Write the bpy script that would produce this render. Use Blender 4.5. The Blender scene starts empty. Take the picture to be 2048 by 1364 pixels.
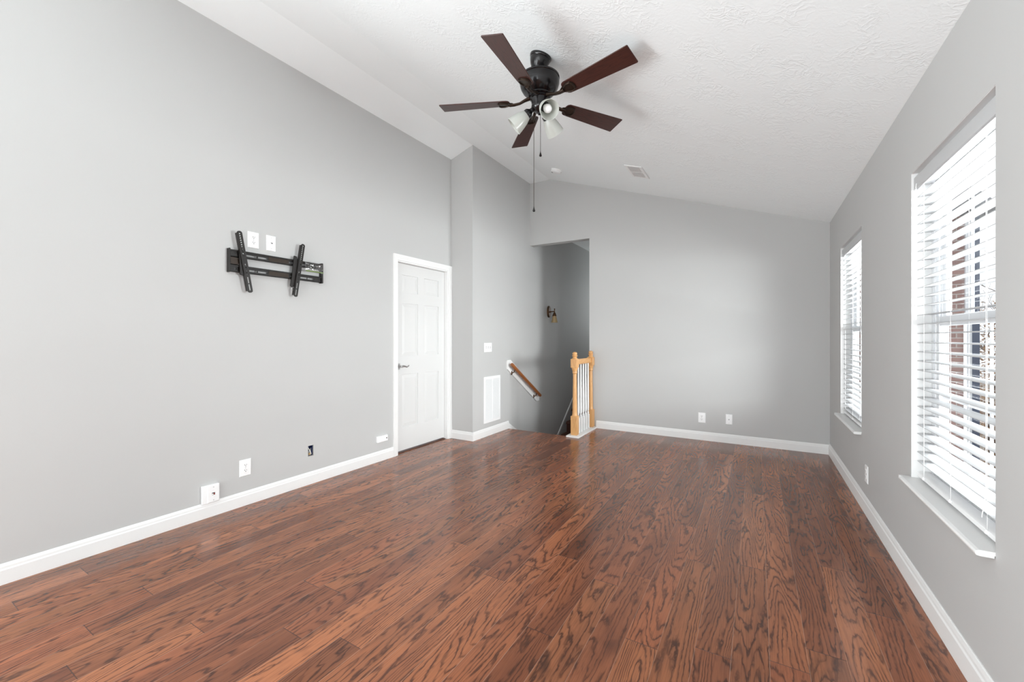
import bpy, bmesh, math, random
from mathutils import Vector, Matrix

PI = math.pi
scene = bpy.context.scene
col = scene.collection
random.seed(7)

# ------------------------------------------------------------------ camera, world, lights, exposure
cam_d = bpy.data.cameras.new('camera')
cam = bpy.data.objects.new('camera', cam_d)
col.objects.link(cam)
cam.location = (0, 0, 1.225)
cam.rotation_euler = (PI / 2, 0, math.radians(30.556))
cam_d.sensor_width = 36.0
cam_d.lens = 830.0 / 2048.0 * 36.0
cam_d.shift_y = -6.0 / 2048.0
cam_d.clip_start = 0.02
scene.camera = cam

scene.view_settings.view_transform = 'Standard'
scene.view_settings.look = 'None'
scene.view_settings.gamma = 1.0
scene.view_settings.use_curve_mapping = False
scene.view_settings.exposure = 0.31
scene.cycles.use_denoising = True
scene.cycles.max_bounces = 14
scene.cycles.diffuse_bounces = 8
scene.cycles.sample_clamp_indirect = 8.0

world = bpy.data.worlds.new('overcast_sky')
scene.world = world
world.use_nodes = True
bg = world.node_tree.nodes['Background']
bg.inputs['Color'].default_value = (0.90, 0.95, 1.0, 1)
bg.inputs['Strength'].default_value = 1.0


def area_light(name, loc, direction, sx, sy, power, color=(1, 1, 1)):
    l = bpy.data.lights.new(name, 'AREA')
    l.shape = 'RECTANGLE'
    l.size, l.size_y = sx, sy
    l.energy = power
    l.color = color
    o = bpy.data.objects.new(name, l)
    col.objects.link(o)
    o.location = loc
    o.rotation_euler = Vector(direction).to_track_quat('-Z', 'Y').to_euler()
    return o


# daylight reaching the two windows in the right wall (mostly thrown up from the ground); added, unseen fill
# lights behind the camera and at the far end of the stairwell
TINT = (0.95, 1.0, 1.015)
area_light('daylight_yard', (2.6, 2.2, 1.27), (-1, 0, 0.06), 6.2, 0.9, 620, TINT).data.spread = math.radians(126)
area_light('fill_rear', (-1.25, -2.75, 1.25), (0, 1, 0.0), 3.2, 2.1, 42, TINT)  # added broad fill from behind the camera, not a known patio
area_light('fill_rear_low', (-1.25, -2.85, 0.45), (0, 0.7, 1), 3.2, 0.8, 60, TINT)  # second added fill, low and tilted up to brighten the ceiling
area_light('fill_stairwell', (-2.40, 10.4, 2.0), (0.0, -1, -0.05), 0.7, 1.4, 21, TINT)  # added fill that lifts the dark stairwell wall, no window there


# added fill light, shining through a made-up wide opening in the left wall behind the camera
area_light('fill_side', (-3.95, -1.08, 0.95), (1, 0.3, 1.15), 2.5, 2.1, 200, TINT)


# ------------------------------------------------------------------ helpers
def lin(c):
    def f(v):
        v /= 255.0
        return v / 12.92 if v <= 0.04045 else ((v + 0.055) / 1.055) ** 2.4
    return (f(c[0]), f(c[1]), f(c[2]), 1.0)


class MB:
    """Collects shapes and links them as ONE mesh object."""
    def __init__(self):
        self.v, self.f = [], []

    def add(self, vs, fs, M=None):
        o = len(self.v)
        for p in vs:
            p = Vector(p)
            self.v.append(M @ p if M is not None else p)
        for q in fs:
            self.f.append([i + o for i in q])
        return self

    def box(self, x0, x1, y0, y1, z0, z1, M=None):
        vs = [(x0, y0, z0), (x1, y0, z0), (x1, y1, z0), (x0, y1, z0), (x0, y0, z1), (x1, y0, z1), (x1, y1, z1), (x0, y1, z1)]
        return self.add(vs, [(0, 3, 2, 1), (4, 5, 6, 7), (0, 1, 5, 4), (1, 2, 6, 5), (2, 3, 7, 6), (3, 0, 4, 7)], M)

    def prism(self, poly, axis, a0, a1, M=None):
        """poly lies in the two other axes (cyclic order x,y,z without axis)."""
        def pt(p, a):
            if axis == 'x': return (a, p[0], p[1])
            if axis == 'y': return (p[0], a, p[1])
            return (p[0], p[1], a)
        n = len(poly)
        vs = [pt(p, a0) for p in poly] + [pt(p, a1) for p in poly]
        fs = [tuple(range(n)), tuple(range(2 * n - 1, n - 1, -1))]
        for i in range(n):
            j = (i + 1) % n
            fs.append((i, j, n + j, n + i))
        return self.add(vs, fs, M)

    def lathe(self, prof, seg=32, M=None, c=(0, 0, 0)):
        vs, fs = [], []
        for (r, z) in prof:
            for k in range(seg):
                a = 2 * PI * k / seg
                vs.append((c[0] + r * math.cos(a), c[1] + r * math.sin(a), c[2] + z))
        n = len(prof)
        for i in range(n - 1):
            for k in range(seg):
                k2 = (k + 1) % seg
                fs.append((i * seg + k, i * seg + k2, (i + 1) * seg + k2, (i + 1) * seg + k))
        if prof[0][0] > 1e-6: fs.append(tuple(range(seg - 1, -1, -1)))
        if prof[-1][0] > 1e-6: fs.append(tuple((n - 1) * seg + k for k in range(seg)))
        return self.add(vs, fs, M)

    def shell(self, prof, seg=32, M=None):
        """lathe without end caps"""
        vs, fs = [], []
        for (r, z) in prof:
            for k in range(seg):
                a = 2 * PI * k / seg
                vs.append((r * math.cos(a), r * math.sin(a), z))
        for i in range(len(prof) - 1):
            for k in range(seg):
                k2 = (k + 1) % seg
                fs.append((i * seg + k, i * seg + k2, (i + 1) * seg + k2, (i + 1) * seg + k))
        return self.add(vs, fs, M)

    def tube(self, pts, r, seg=10, M=None, sx=1.0):
        pts = [Vector(p) for p in pts]
        n = len(pts)
        rr = r if isinstance(r, (list, tuple)) else [r] * n
        vs, fs = [], []
        up = None
        for i, p in enumerate(pts):
            t = (pts[min(i + 1, n - 1)] - pts[max(i - 1, 0)]).normalized()
            if up is None:
                up = Vector((0, 0, 1)) if abs(t.z) < 0.9 else Vector((1, 0, 0))
            a = t.cross(up).normalized()
            b = a.cross(t).normalized()
            up = b
            for k in range(seg):
                q = 2 * PI * k / seg
                vs.append(p + a * (math.cos(q) * rr[i] * sx) + b * (math.sin(q) * rr[i]))
        for i in range(n - 1):
            for k in range(seg):
                k2 = (k + 1) % seg
                fs.append((i * seg + k, i * seg + k2, (i + 1) * seg + k2, (i + 1) * seg + k))
        fs.append(tuple(range(seg - 1, -1, -1)))
        fs.append(tuple((n - 1) * seg + k for k in range(seg)))
        return self.add(vs, fs, M)

    def wall(self, axis, a0, a1, us, vs_, holes):
        """slab between a0 and a1 on axis ('x': u=y, v=z), with rectangular holes (u0,u1,v0,v1)"""
        U = sorted(set([us[0], us[1]] + [h[0] for h in holes] + [h[1] for h in holes]))
        V = sorted(set([vs_[0], vs_[1]] + [h[2] for h in holes] + [h[3] for h in holes]))
        nu, nv = len(U) - 1, len(V) - 1

        def solid(i, j):
            if i < 0 or j < 0 or i >= nu or j >= nv: return False
            cu, cv = (U[i] + U[i + 1]) / 2, (V[j] + V[j + 1]) / 2
            return not any(h[0] < cu < h[1] and h[2] < cv < h[3] for h in holes)

        def P(a, u, v): return (a, u, v) if axis == 'x' else (u, a, v)
        for i in range(nu):
            for j in range(nv):
                if not solid(i, j): continue
                u0, u1, v0, v1 = U[i], U[i + 1], V[j], V[j + 1]
                for a in (a0, a1):
                    self.add([P(a, u0, v0), P(a, u1, v0), P(a, u1, v1), P(a, u0, v1)], [(0, 1, 2, 3)])
                if not solid(i - 1, j): self.add([P(a0, u0, v0), P(a1, u0, v0), P(a1, u0, v1), P(a0, u0, v1)], [(0, 1, 2, 3)])
                if not solid(i + 1, j): self.add([P(a0, u1, v0), P(a1, u1, v0), P(a1, u1, v1), P(a0, u1, v1)], [(0, 1, 2, 3)])
                if not solid(i, j - 1): self.add([P(a0, u0, v0), P(a1, u0, v0), P(a1, u1, v0), P(a0, u1, v0)], [(0, 1, 2, 3)])
                if not solid(i, j + 1): self.add([P(a0, u0, v1), P(a1, u0, v1), P(a1, u1, v1), P(a0, u1, v1)], [(0, 1, 2, 3)])
        return self

    def build(self, name, m, parent=None, bevel=0, smooth=True, seg=2, origin=None):
        me = bpy.data.meshes.new(name)
        o_ = Vector(origin) if origin is not None else None
        me.from_pydata([tuple(p - o_) if o_ is not None else tuple(p) for p in self.v], [], self.f)
        bm = bmesh.new(); bm.from_mesh(me)
        bmesh.ops.remove_doubles(bm, verts=bm.verts, dist=1e-6)
        bmesh.ops.recalc_face_normals(bm, faces=bm.faces)
        bm.to_mesh(me); bm.free()
        me.materials.append(m)
        if smooth:
            for p in me.polygons: p.use_smooth = True
            me.set_sharp_from_angle(angle=math.radians(38))
        o = bpy.data.objects.new(name, me)
        col.objects.link(o)
        if parent is not None: o.parent = parent
        if bevel:
            b = o.modifiers.new('bevel', 'BEVEL')
            b.width = bevel; b.segments = seg; b.limit_method = 'ANGLE'; b.angle_limit = math.radians(38)
            b.harden_normals = False
        return o


def empty(name, loc=(0, 0, 0), rz=0.0, parent=None):
    o = bpy.data.objects.new(name, None)
    o.empty_display_size = 0.05
    col.objects.link(o)
    o.location = loc
    o.rotation_euler = (0, 0, rz)
    if parent is not None: o.parent = parent
    return o


def tag(o, label, cat, group=None, kind=None):
    o['label'] = label
    o['category'] = cat
    if group: o['group'] = group
    if kind: o['kind'] = kind
    return o


def struct(o, label=None, cat=None):
    o['kind'] = 'structure'
    if label: o['label'] = label
    if cat: o['category'] = cat
    return o


# ------------------------------------------------------------------ materials
def newmat(name):
    m = bpy.data.materials.new(name)
    m.use_nodes = True
    return m, m.node_tree, m.node_tree.nodes['Principled BSDF']


def ND(nt, typ, ins=None, **kw):
    n = nt.nodes.new(typ)
    for k, v in kw.items(): setattr(n, k, v)
    for k, v in (ins or {}).items():
        if hasattr(v, 'is_output'): nt.links.new(v, n.inputs[k])
        else: n.inputs[k].default_value = v
    return n


def MATH(nt, op, a, b=0.0, c=0.0):
    n = nt.nodes.new('ShaderNodeMath'); n.operation = op
    for i, v in enumerate((a, b, c)):
        if hasattr(v, 'is_output'): nt.links.new(v, n.inputs[i])
        else: n.inputs[i].default_value = v
    return n.outputs[0]


def MIXC(nt, fac, a, b, blend='MIX'):
    n = nt.nodes.new('ShaderNodeMix'); n.data_type = 'RGBA'; n.blend_type = blend
    for i, v in ((0, fac), (6, a), (7, b)):
        if hasattr(v, 'is_output'): nt.links.new(v, n.inputs[i])
        else: n.inputs[i].default_value = v
    return n.outputs[2]


def RAMP(nt, fac, stops):
    n = nt.nodes.new('ShaderNodeValToRGB')
    nt.links.new(fac, n.inputs[0])
    e = n.color_ramp.elements
    while len(e) < len(stops): e.new(0.5)
    for i, (p, c) in enumerate(stops):
        e[i].position = p
        e[i].color = c if isinstance(c, (tuple, list)) else (c, c, c, 1)
    return n.outputs[0]


def plain(name, rgb, rough=0.5, metal=0.0, var=0.0, bump=0.0, scale=60.0, spec=0.5, coat=0.0):
    m, nt, b = newmat(name)
    base = lin(rgb)
    b.inputs['Roughness'].default_value = rough
    b.inputs['Metallic'].default_value = metal
    b.inputs['Specular IOR Level'].default_value = spec
    b.inputs['Coat Weight'].default_value = coat
    co = ND(nt, 'ShaderNodeTexCoord').outputs['Object']
    nz = ND(nt, 'ShaderNodeTexNoise', {'Vector': co, 'Scale': scale, 'Detail': 3.0}).outputs['Fac']
    dark = tuple(c * (1 - var) for c in base[:3]) + (1,)
    lite = tuple(min(1, c * (1 + var)) for c in base[:3]) + (1,)
    nt.links.new(RAMP(nt, nz, [(0.3, dark), (0.7, lite)]), b.inputs['Base Color'])
    if bump:
        bp = ND(nt, 'ShaderNodeBump', {'Height': nz, 'Strength': bump, 'Distance': 0.002})
        nt.links.new(bp.outputs[0], b.inputs['Normal'])
    return m


def paint_mat(name, rgb, rough=0.62):
    m, nt, b = newmat(name)
    co = ND(nt, 'ShaderNodeTexCoord').outputs['Object']
    n1 = ND(nt, 'ShaderNodeTexNoise', {'Vector': co, 'Scale': 0.9, 'Detail': 3.0}).outputs['Fac']
    base = lin(rgb)
    nt.links.new(RAMP(nt, n1, [(0.3, tuple(c * 0.985 for c in base[:3]) + (1,)), (0.7, tuple(c * 1.015 for c in base[:3]) + (1,))]), b.inputs['Base Color'])
    n2 = ND(nt, 'ShaderNodeTexNoise', {'Vector': co, 'Scale': 260.0, 'Detail': 2.0}).outputs['Fac']
    bp = ND(nt, 'ShaderNodeBump', {'Height': n2, 'Strength': 0.06, 'Distance': 0.002})
    nt.links.new(bp.outputs[0], b.inputs['Normal'])
    b.inputs['Roughness'].default_value = rough
    b.inputs['Specular IOR Level'].default_value = 0.35
    return m


def ceiling_mat():
    """stippled / crow's-foot textured white ceiling paint"""
    m, nt, b = newmat('textured_ceiling_paint')
    co = ND(nt, 'ShaderNodeTexCoord').outputs['Object']
    warp = ND(nt, 'ShaderNodeTexNoise', {'Vector': co, 'Scale': 9.0, 'Detail': 2.0}).outputs['Color']
    wv = ND(nt, 'ShaderNodeVectorMath', {0: warp, 'Scale': 0.12}, operation='SCALE').outputs[0]
    cw = ND(nt, 'ShaderNodeVectorMath', {0: co, 1: wv}, operation='ADD').outputs[0]
    n1 = ND(nt, 'ShaderNodeTexNoise', {'Vector': cw, 'Scale': 26.0, 'Detail': 2.0, 'Roughness': 0.5}).outputs['Fac']
    rid = MATH(nt, 'ABSOLUTE', MATH(nt, 'SUBTRACT', n1, 0.5))
    rid = RAMP(nt, rid, [(0.0, 1.0), (0.05, 0.45), (0.12, 0.0)])
    patch = ND(nt, 'ShaderNodeTexNoise', {'Vector': co, 'Scale': 5.5, 'Detail': 1.0}).outputs['Fac']
    patch = RAMP(nt, patch, [(0.42, 0.12), (0.62, 1.0)])
    hgt = MATH(nt, 'MULTIPLY', rid, patch)
    n2 = ND(nt, 'ShaderNodeTexNoise', {'Vector': co, 'Scale': 120.0, 'Detail': 2.0}).outputs['Fac']
    hgt = MATH(nt, 'ADD', hgt, MATH(nt, 'MULTIPLY', n2, 0.25))
    # the texture is flattened on the ridge strip and beyond it
    sx = ND(nt, 'ShaderNodeSeparateXYZ', {0: co}).outputs[0]
    mr = ND(nt, 'ShaderNodeMapRange', {'Value': sx, 'From Min': -2.7, 'From Max': -1.6, 'To Min': 0.15, 'To Max': 1.0}).outputs[0]
    hgt = MATH(nt, 'MULTIPLY', hgt, mr)
    bp = ND(nt, 'ShaderNodeBump', {'Height': hgt, 'Strength': 0.30, 'Distance': 0.005})
    nt.links.new(bp.outputs[0], b.inputs['Normal'])
    b.inputs['Base Color'].default_value = lin((243, 247, 248))
    b.inputs['Roughness'].default_value = 0.8
    b.inputs['Specular IOR Level'].default_value = 0.2
    return m


def floor_mat():
    """glossy reddish-brown laminate: planks 126 mm wide along Y with cathedral grain"""
    m, nt, b = newmat('laminate_planks')
    co = ND(nt, 'ShaderNodeTexCoord').outputs['Object']
    s = ND(nt, 'ShaderNodeSeparateXYZ', {0: co})
    x, y = s.outputs[0], s.outputs[1]
    W, L = 0.126, 1.22
    u = MATH(nt, 'DIVIDE', MATH(nt, 'ADD', x, 0.463 + W * 40), W)
    row = MATH(nt, 'FLOOR', u)
    fu = MATH(nt, 'FRACT', u)
    rr = ND(nt, 'ShaderNodeTexWhiteNoise', {'W': row}, noise_dimensions='1D').outputs['Value']
    v = MATH(nt, 'ADD', MATH(nt, 'DIVIDE', MATH(nt, 'ADD', y, 30.0), L), MATH(nt, 'MULTIPLY', rr, 7.0))
    colm = MATH(nt, 'FLOOR', v)
    fv = MATH(nt, 'FRACT', v)
    idv = ND(nt, 'ShaderNodeCombineXYZ', {0: row, 1: colm, 2: 3.7}).outputs[0]
    wn = ND(nt, 'ShaderNodeTexWhiteNoise', {'Vector': idv}, noise_dimensions='3D')
    pid = wn.outputs['Value']
    pcol = ND(nt, 'ShaderNodeSeparateColor', {0: wn.outputs['Color']})
    r1, r2, r3 = pcol.outputs[0], pcol.outputs[1], pcol.outputs[2]

    def field(sxx, syy, det, rough, dist, ofs):
        v_ = ND(nt, 'ShaderNodeCombineXYZ', {
            0: MATH(nt, 'ADD', MATH(nt, 'MULTIPLY', x, sxx), MATH(nt, 'MULTIPLY', r1, 61.0 + ofs)),
            1: MATH(nt, 'ADD', MATH(nt, 'MULTIPLY', y, syy), MATH(nt, 'MULTIPLY', r2, 47.0)),
            2: MATH(nt, 'MULTIPLY', pid, 31.0)}).outputs[0]
        return ND(nt, 'ShaderNodeTexNoise', {'Vector': v_, 'Scale': 1.0, 'Detail': det, 'Roughness': rough, 'Distortion': dist}).outputs['Fac']

    big = field(7.0, 0.75, 1.5, 0.35, 0.25, 0.0)          # contour field of the growth rings
    fine = field(52.0, 13.0, 2.0, 0.55, 0.3, 11.0)
    fibre = field(230.0, 7.0, 2.0, 0.6, 0.0, 5.0)
    tone = field(5.0, 1.1, 2.0, 0.5, 0.3, 23.0)
    rings = MATH(nt, 'ADD', MATH(nt, 'MULTIPLY', big, 25.0), MATH(nt, 'MULTIPLY', fine, 1.15))
    tri = MATH(nt, 'FRACT', rings)
    line = RAMP(nt, tri, [(0.0, 0.10), (0.38, 0.0), (0.56, 0.15), (0.74, 0.9), (0.86, 1.0), (0.95, 0.3), (1.0, 0.10)])
    brk = RAMP(nt, fine, [(0.30, 0.35), (0.55, 1.0)])
    line = MATH(nt, 'MULTIPLY', line, brk)
    c_lt = MIXC(nt, r3, lin((192, 122, 82)), lin((168, 101, 68)))
    c_lt = MIXC(nt, RAMP(nt, tone, [(0.38, 0.0), (0.80, 0.9)]), c_lt, lin((120, 70, 50)))
    c_dk = MIXC(nt, r2, lin((70, 40, 30)), lin((84, 50, 36)))
    c = MIXC(nt, MATH(nt, 'MULTIPLY', line, 0.92), c_lt, c_dk)
    c = MIXC(nt, RAMP(nt, fibre, [(0.42, 0.0), (0.75, 0.45)]), c, lin((92, 54, 40)))
    # knots / smoky patches
    knot = field(9.0, 4.0, 1.0, 0.4, 0.8, 37.0)
    c = MIXC(nt, RAMP(nt, knot, [(0.70, 0.0), (0.82, 0.75)]), c, lin((66, 42, 34)))
    pv = MATH(nt, 'ADD', 0.58, MATH(nt, 'MULTIPLY', pid, 0.32))
    c = MIXC(nt, 1.0, c, ND(nt, 'ShaderNodeCombineColor', {0: pv, 1: pv, 2: pv}).outputs[0], 'MULTIPLY')
    # plank joints
    du = MATH(nt, 'MULTIPLY', MATH(nt, 'MINIMUM', fu, MATH(nt, 'SUBTRACT', 1.0, fu)), W)
    dv = MATH(nt, 'MULTIPLY', MATH(nt, 'MINIMUM', fv, MATH(nt, 'SUBTRACT', 1.0, fv)), L)
    dd = MATH(nt, 'MINIMUM', du, dv)
    def edge(dist, w0, w1):
        return ND(nt, 'ShaderNodeMapRange', {'Value': dist, 'From Min': w0, 'From Max': w1, 'To Min': 1.0, 'To Max': 0.0}).outputs[0]
    seam = edge(dd, 0.0004, 0.0018)
    c = MIXC(nt, MATH(nt, 'MULTIPLY', edge(du, 0.0006, 0.0016), 0.26), c, lin((206, 170, 146)))   # highlight on the plank bevels, painted into the colour
    c = MIXC(nt, MATH(nt, 'MULTIPLY', edge(dv, 0.0007, 0.0022), 0.80), c, lin((60, 36, 28)))      # dark butt joints
    nt.links.new(c, b.inputs['Base Color'])
    h = MATH(nt, 'SUBTRACT', MATH(nt, 'MULTIPLY', line, -0.05), seam)
    bp = ND(nt, 'ShaderNodeBump', {'Height': h, 'Strength': 0.35, 'Distance': 0.0012})
    nt.links.new(bp.outputs[0], b.inputs['Normal'])
    rg = MATH(nt, 'ADD', 0.15, MATH(nt, 'MULTIPLY', fine, 0.12))
    nt.links.new(rg, b.inputs['Roughness'])
    b.inputs['Specular IOR Level'].default_value = 0.5
    return m


def wood_mat(name, light, dark, axis='z', scale=1.0, rough=0.35):
    m, nt, b = newmat(name)
    co = ND(nt, 'ShaderNodeTexCoord').outputs['Object']
    sc = [26.0 * scale] * 3
    sc['xyz'.index(axis)] = 2.2 * scale
    v = ND(nt, 'ShaderNodeVectorMath', {0: co, 1: tuple(sc)}, operation='MULTIPLY').outputs[0]
    n = ND(nt, 'ShaderNodeTexNoise', {'Vector': v, 'Scale': 1.0, 'Detail': 3.0, 'Distortion': 0.4}).outputs['Fac']
    t = MATH(nt, 'FRACT', MATH(nt, 'MULTIPLY', n, 7.0))
    l1 = RAMP(nt, t, [(0.0, 0.1), (0.5, 0.0), (0.88, 0.9), (1.0, 0.1)])
    sc2 = [240.0 * scale] * 3
    sc2['xyz'.index(axis)] = 9.0 * scale
    v2 = ND(nt, 'ShaderNodeVectorMath', {0: co, 1: tuple(sc2)}, operation='MULTIPLY').outputs[0]
    f = ND(nt, 'ShaderNodeTexNoise', {'Vector': v2, 'Scale': 1.0, 'Detail': 2.0}).outputs['Fac']
    c = MIXC(nt, MATH(nt, 'MULTIPLY', l1, 0.65), lin(light), lin(dark))
    c = MIXC(nt, RAMP(nt, f, [(0.5, 0.0), (0.75, 0.45)]), c, lin(dark))
    nt.links.new(c, b.inputs['Base Color'])
    b.inputs['Roughness'].default_value = rough
    return m


def glass_mat(name, refl=0.07, tint=(1, 1, 1, 1)):
    m = bpy.data.materials.new(name); m.use_nodes = True
    nt = m.node_tree; nt.nodes.clear()
    out = nt.nodes.new('ShaderNodeOutputMaterial')
    tr = ND(nt, 'ShaderNodeBsdfTransparent', {'Color': tint})
    gl = ND(nt, 'ShaderNodeBsdfGlossy', {'Roughness': 0.02})
    mx = ND(nt, 'ShaderNodeMixShader', {0: refl, 1: tr.outputs[0], 2: gl.outputs[0]})
    nt.links.new(mx.outputs[0], out.inputs[0])
    return m


def frosted_mat(name, rgb, trans=0.5):
    m = bpy.data.materials.new(name); m.use_nodes = True
    nt = m.node_tree; nt.nodes.clear()
    out = nt.nodes.new('ShaderNodeOutputMaterial')
    d = ND(nt, 'ShaderNodeBsdfDiffuse', {'Color': lin(rgb)})
    t = ND(nt, 'ShaderNodeBsdfTranslucent', {'Color': lin(rgb)})
    g = ND(nt, 'ShaderNodeBsdfGlossy', {'Roughness': 0.25})
    m1 = ND(nt, 'ShaderNodeMixShader', {0: trans, 1: d.outputs[0], 2: t.outputs[0]})
    m2 = ND(nt, 'ShaderNodeMixShader', {0: 0.06, 1: m1.outputs[0], 2: g.outputs[0]})
    nt.links.new(m2.outputs[0], out.inputs[0])
    return m


def brick_mat():
    m, nt, b = newmat('weathered_brick')
    co = ND(nt, 'ShaderNodeTexCoord').outputs['Object']
    s = ND(nt, 'ShaderNodeSeparateXYZ', {0: co})
    v = ND(nt, 'ShaderNodeCombineXYZ', {0: s.outputs[0], 1: s.outputs[2], 2: 0.0}).outputs[0]
    br = ND(nt, 'ShaderNodeTexBrick', {'Vector': v, 'Color1': lin((164, 126, 118)), 'Color2': lin((140, 106, 100)), 'Mortar': lin((182, 172, 166)),
                                       'Scale': 1.0, 'Mortar Size': 0.008, 'Brick Width': 0.21, 'Row Height': 0.075})
    nt.links.new(br.outputs['Color'], b.inputs['Base Color'])
    b.inputs['Roughness'].default_value = 0.85
    return m


WALL = paint_mat('grey_wall_paint', (189, 189, 188))
WHITE = paint_mat('white_trim_paint', (232, 232, 231), 0.4)
DOORW = paint_mat('white_door_paint', (214, 214, 213), 0.42)
CEIL = ceiling_mat()
FLOOR = floor_mat()
STAIR = wood_mat('dark_stair_wood', (92, 54, 40), (58, 34, 26), 'x', 1.0, 0.4)
OAK = wood_mat('golden_oak_upright', (214, 164, 108), (176, 122, 72), 'z')
OAKR = wood_mat('golden_oak_rail', (214, 164, 108), (176, 122, 72), 'y')
OAKD = wood_mat('brown_oak_handrail', (152, 92, 50), (108, 62, 34), 'y')
PLASTIC = plain('white_plastic', (240, 240, 240), 0.35, var=0.01)
SLATM = plain('white_blind_slat', (190, 191, 192), 0.45, var=0.005)
VINYL = plain('white_vinyl', (222, 223, 225), 0.4, var=0.005)
CORD = plain('white_cord', (235, 235, 235), 0.8)
DARK = plain('dark_slot', (40, 38, 36), 0.6)
BRONZE = plain('dark_bronze', (14, 11, 13), 0.24, metal=0.1, var=0.1, spec=0.5, coat=0.15)
BRACKET = plain('bronze_bracket', (60, 48, 40), 0.3, metal=0.7, var=0.1)
BLADE = wood_mat('dark_walnut_blade', (70, 38, 32), (36, 20, 18), 'x', 1.6, 0.34)
SHADE = frosted_mat('frosted_glass_shade', (222, 224, 219), 0.45)
BULB = plain('white_bulb_glass', (250, 250, 250), 0.3)
BLACKM = plain('black_powder_coat', (22, 17, 14), 0.42, metal=0.1, var=0.1)
BROWNM = plain('brown_steel', (52, 42, 34), 0.4, metal=0.4, var=0.1)
NICKEL = plain('brushed_nickel', (190, 190, 190), 0.28, metal=1.0)
BRASS = plain('antique_brass', (92, 66, 44), 0.35, metal=0.8, var=0.2)
AMBER = frosted_mat('amber_ribbed_glass', (200, 176, 132), 0.5)
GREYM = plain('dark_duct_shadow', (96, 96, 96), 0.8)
GLASS = glass_mat('window_glass', 0.06)
BAG = glass_mat('clear_plastic_film', 0.12)
GREEN = plain('green_seal', (110, 140, 60), 0.5)
BLUE = plain('blue_box_plastic', (32, 52, 110), 0.5)
TAN = plain('tan_connector', (190, 160, 110), 0.5)
CABLE = plain('white_cable', (215, 215, 210), 0.5)
DRYW = plain('raw_drywall', (165, 162, 158), 0.9, var=0.08)
RED = plain('red_jack', (150, 52, 44), 0.5)
BRICK = brick_mat()
SIDING = plain('white_siding', (225, 228, 232), 0.7)
SHUTTER = plain('blue_grey_shutter', (62, 74, 98), 0.6, var=0.05)
BARK = plain('grey_brown_bark', (110, 94, 82), 0.9, var=0.2)
LEAF = plain('dry_tan_leaf', (172, 134, 92), 0.8, var=0.25, scale=7)
GROUND = plain('leaf_littered_ground', (150, 136, 122), 0.95, var=0.25, scale=5)
ROOFM = plain('grey_shingle', (96, 96, 100), 0.9, var=0.2, scale=9)

XL, XR, YB = -3.235, 0.66, 5.455      # left, right and back wall faces
XC, YC = -2.91, 4.01                  # corner chase: side face, front face
W1 = (1.938, 2.787, 0.535, 2.04)      # window openings in the right wall (y0, y1, z0, z1)
W2 = (3.924, 4.813, 0.535, 2.05)
DOOR = (3.121, 3.950, 0.0, 2.040)     # door opening in the left wall
JBOX = (2.122, 2.173, 0.230, 0.322)   # open box hole in the left wall
OPX = -1.985                          # right jamb of the stair opening

# ------------------------------------------------------------------ the setting
MB().prism([(-3.45, -2.5), (0.788, -2.5), (0.788, 5.575), (OPX, 5.575), (OPX, 4.815), (-3.45, 4.815)], 'z', -0.18, 0.0).build('floor', FLOOR, smooth=False)
struct(bpy.data.objects['floor'], 'glossy reddish brown plank floor across the room', 'floor')
c0 = [(-3.40, 3.36), (-2.914, 3.52), (-2.585, 3.52), (0.81, 2.388)]
MB().prism(c0 + [(p[0], p[1] + 0.14) for p in reversed(c0)], 'y', -2.5, 5.575).build('ceiling', CEIL, smooth=False)
struct(bpy.data.objects['ceiling'], 'white textured vaulted ceiling', 'ceiling')
struct(MB().wall('x', XL, XL - 0.125, (-2.5, YC), (0.0, 3.416), [DOOR, JBOX, (-2.35, 0.2, 0.0, 2.6)]).build('wall_left', WALL, smooth=False), 'tall light grey left wall with the mount', 'wall')  # last hole is an unseen opening, added to let the side fill in
struct(MB().prism([(XL - 0.1, -0.9), (XC, -0.9), (XC, 3.52), (XL - 0.1, 3.379)], 'y', YC, 10.7).build('wall_chase', WALL, smooth=False), 'grey projecting corner chase running on into the stairwell', 'wall')
struct(MB().prism([(OPX, 0.0), (0.81, 0.0), (0.81, 2.40), (-2.585, 3.52), (XC, 3.52), (XC, 2.597), (OPX, 2.597)], 'y', YB, YB + 0.12).build('wall_back', WALL, smooth=False), 'light grey far wall with the stair opening', 'wall')
struct(MB().wall('x', XR, XR + 0.128, (-2.5, YB + 0.12), (0.0, 2.440), [(w_[0], w_[1], w_[2] - 0.0125, w_[3]) for w_ in (W1, W2)]).build('wall_right', WALL, smooth=False), 'grey right wall with two windows', 'wall')
struct(MB().wall('y', -2.5, -2.38, (XL, XR), (0.0, 3.5), [(-2.85, 0.35, 0.0, 2.35)]).build('wall_rear', WALL, smooth=False), 'grey wall behind the camera with a wide opening added for fill light', 'wall')  # hole is made up so the rear fill lights reach the room

# stairwell behind the opening
struct(MB().box(OPX, OPX + 0.12, YB + 0.12, 10.7, -0.9, 3.1).build('wall_stairwell', WALL, smooth=False), 'right side wall of the stairwell', 'wall')
struct(MB().box(XC, OPX, 10.58, 10.7, -0.9, 3.1).build('wall_stair_end', WALL, smooth=False), 'end wall of the stairwell', 'wall')
struct(MB().box(XC, OPX, YB + 0.12, 10.7, 2.97, 3.09).build('ceiling_stairwell', CEIL, smooth=False), 'flat ceiling over the stairs', 'ceiling')
stairs = empty('stairs', (-2.45, 5.6, -0.42))
struct(stairs, 'dark brown stairs dropping to a landing and rising beyond it', 'stairs')
so = stairs.location
m = MB()
m.box(XC, OPX, 5.10, 6.81, -0.62, -0.435).box(XC, OPX, 4.83, 5.12, -0.40, -0.215).box(XC, OPX, 4.83, 4.85, -0.62, -0.18)
m.build('landing', STAIR, stairs, origin=so)
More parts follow.
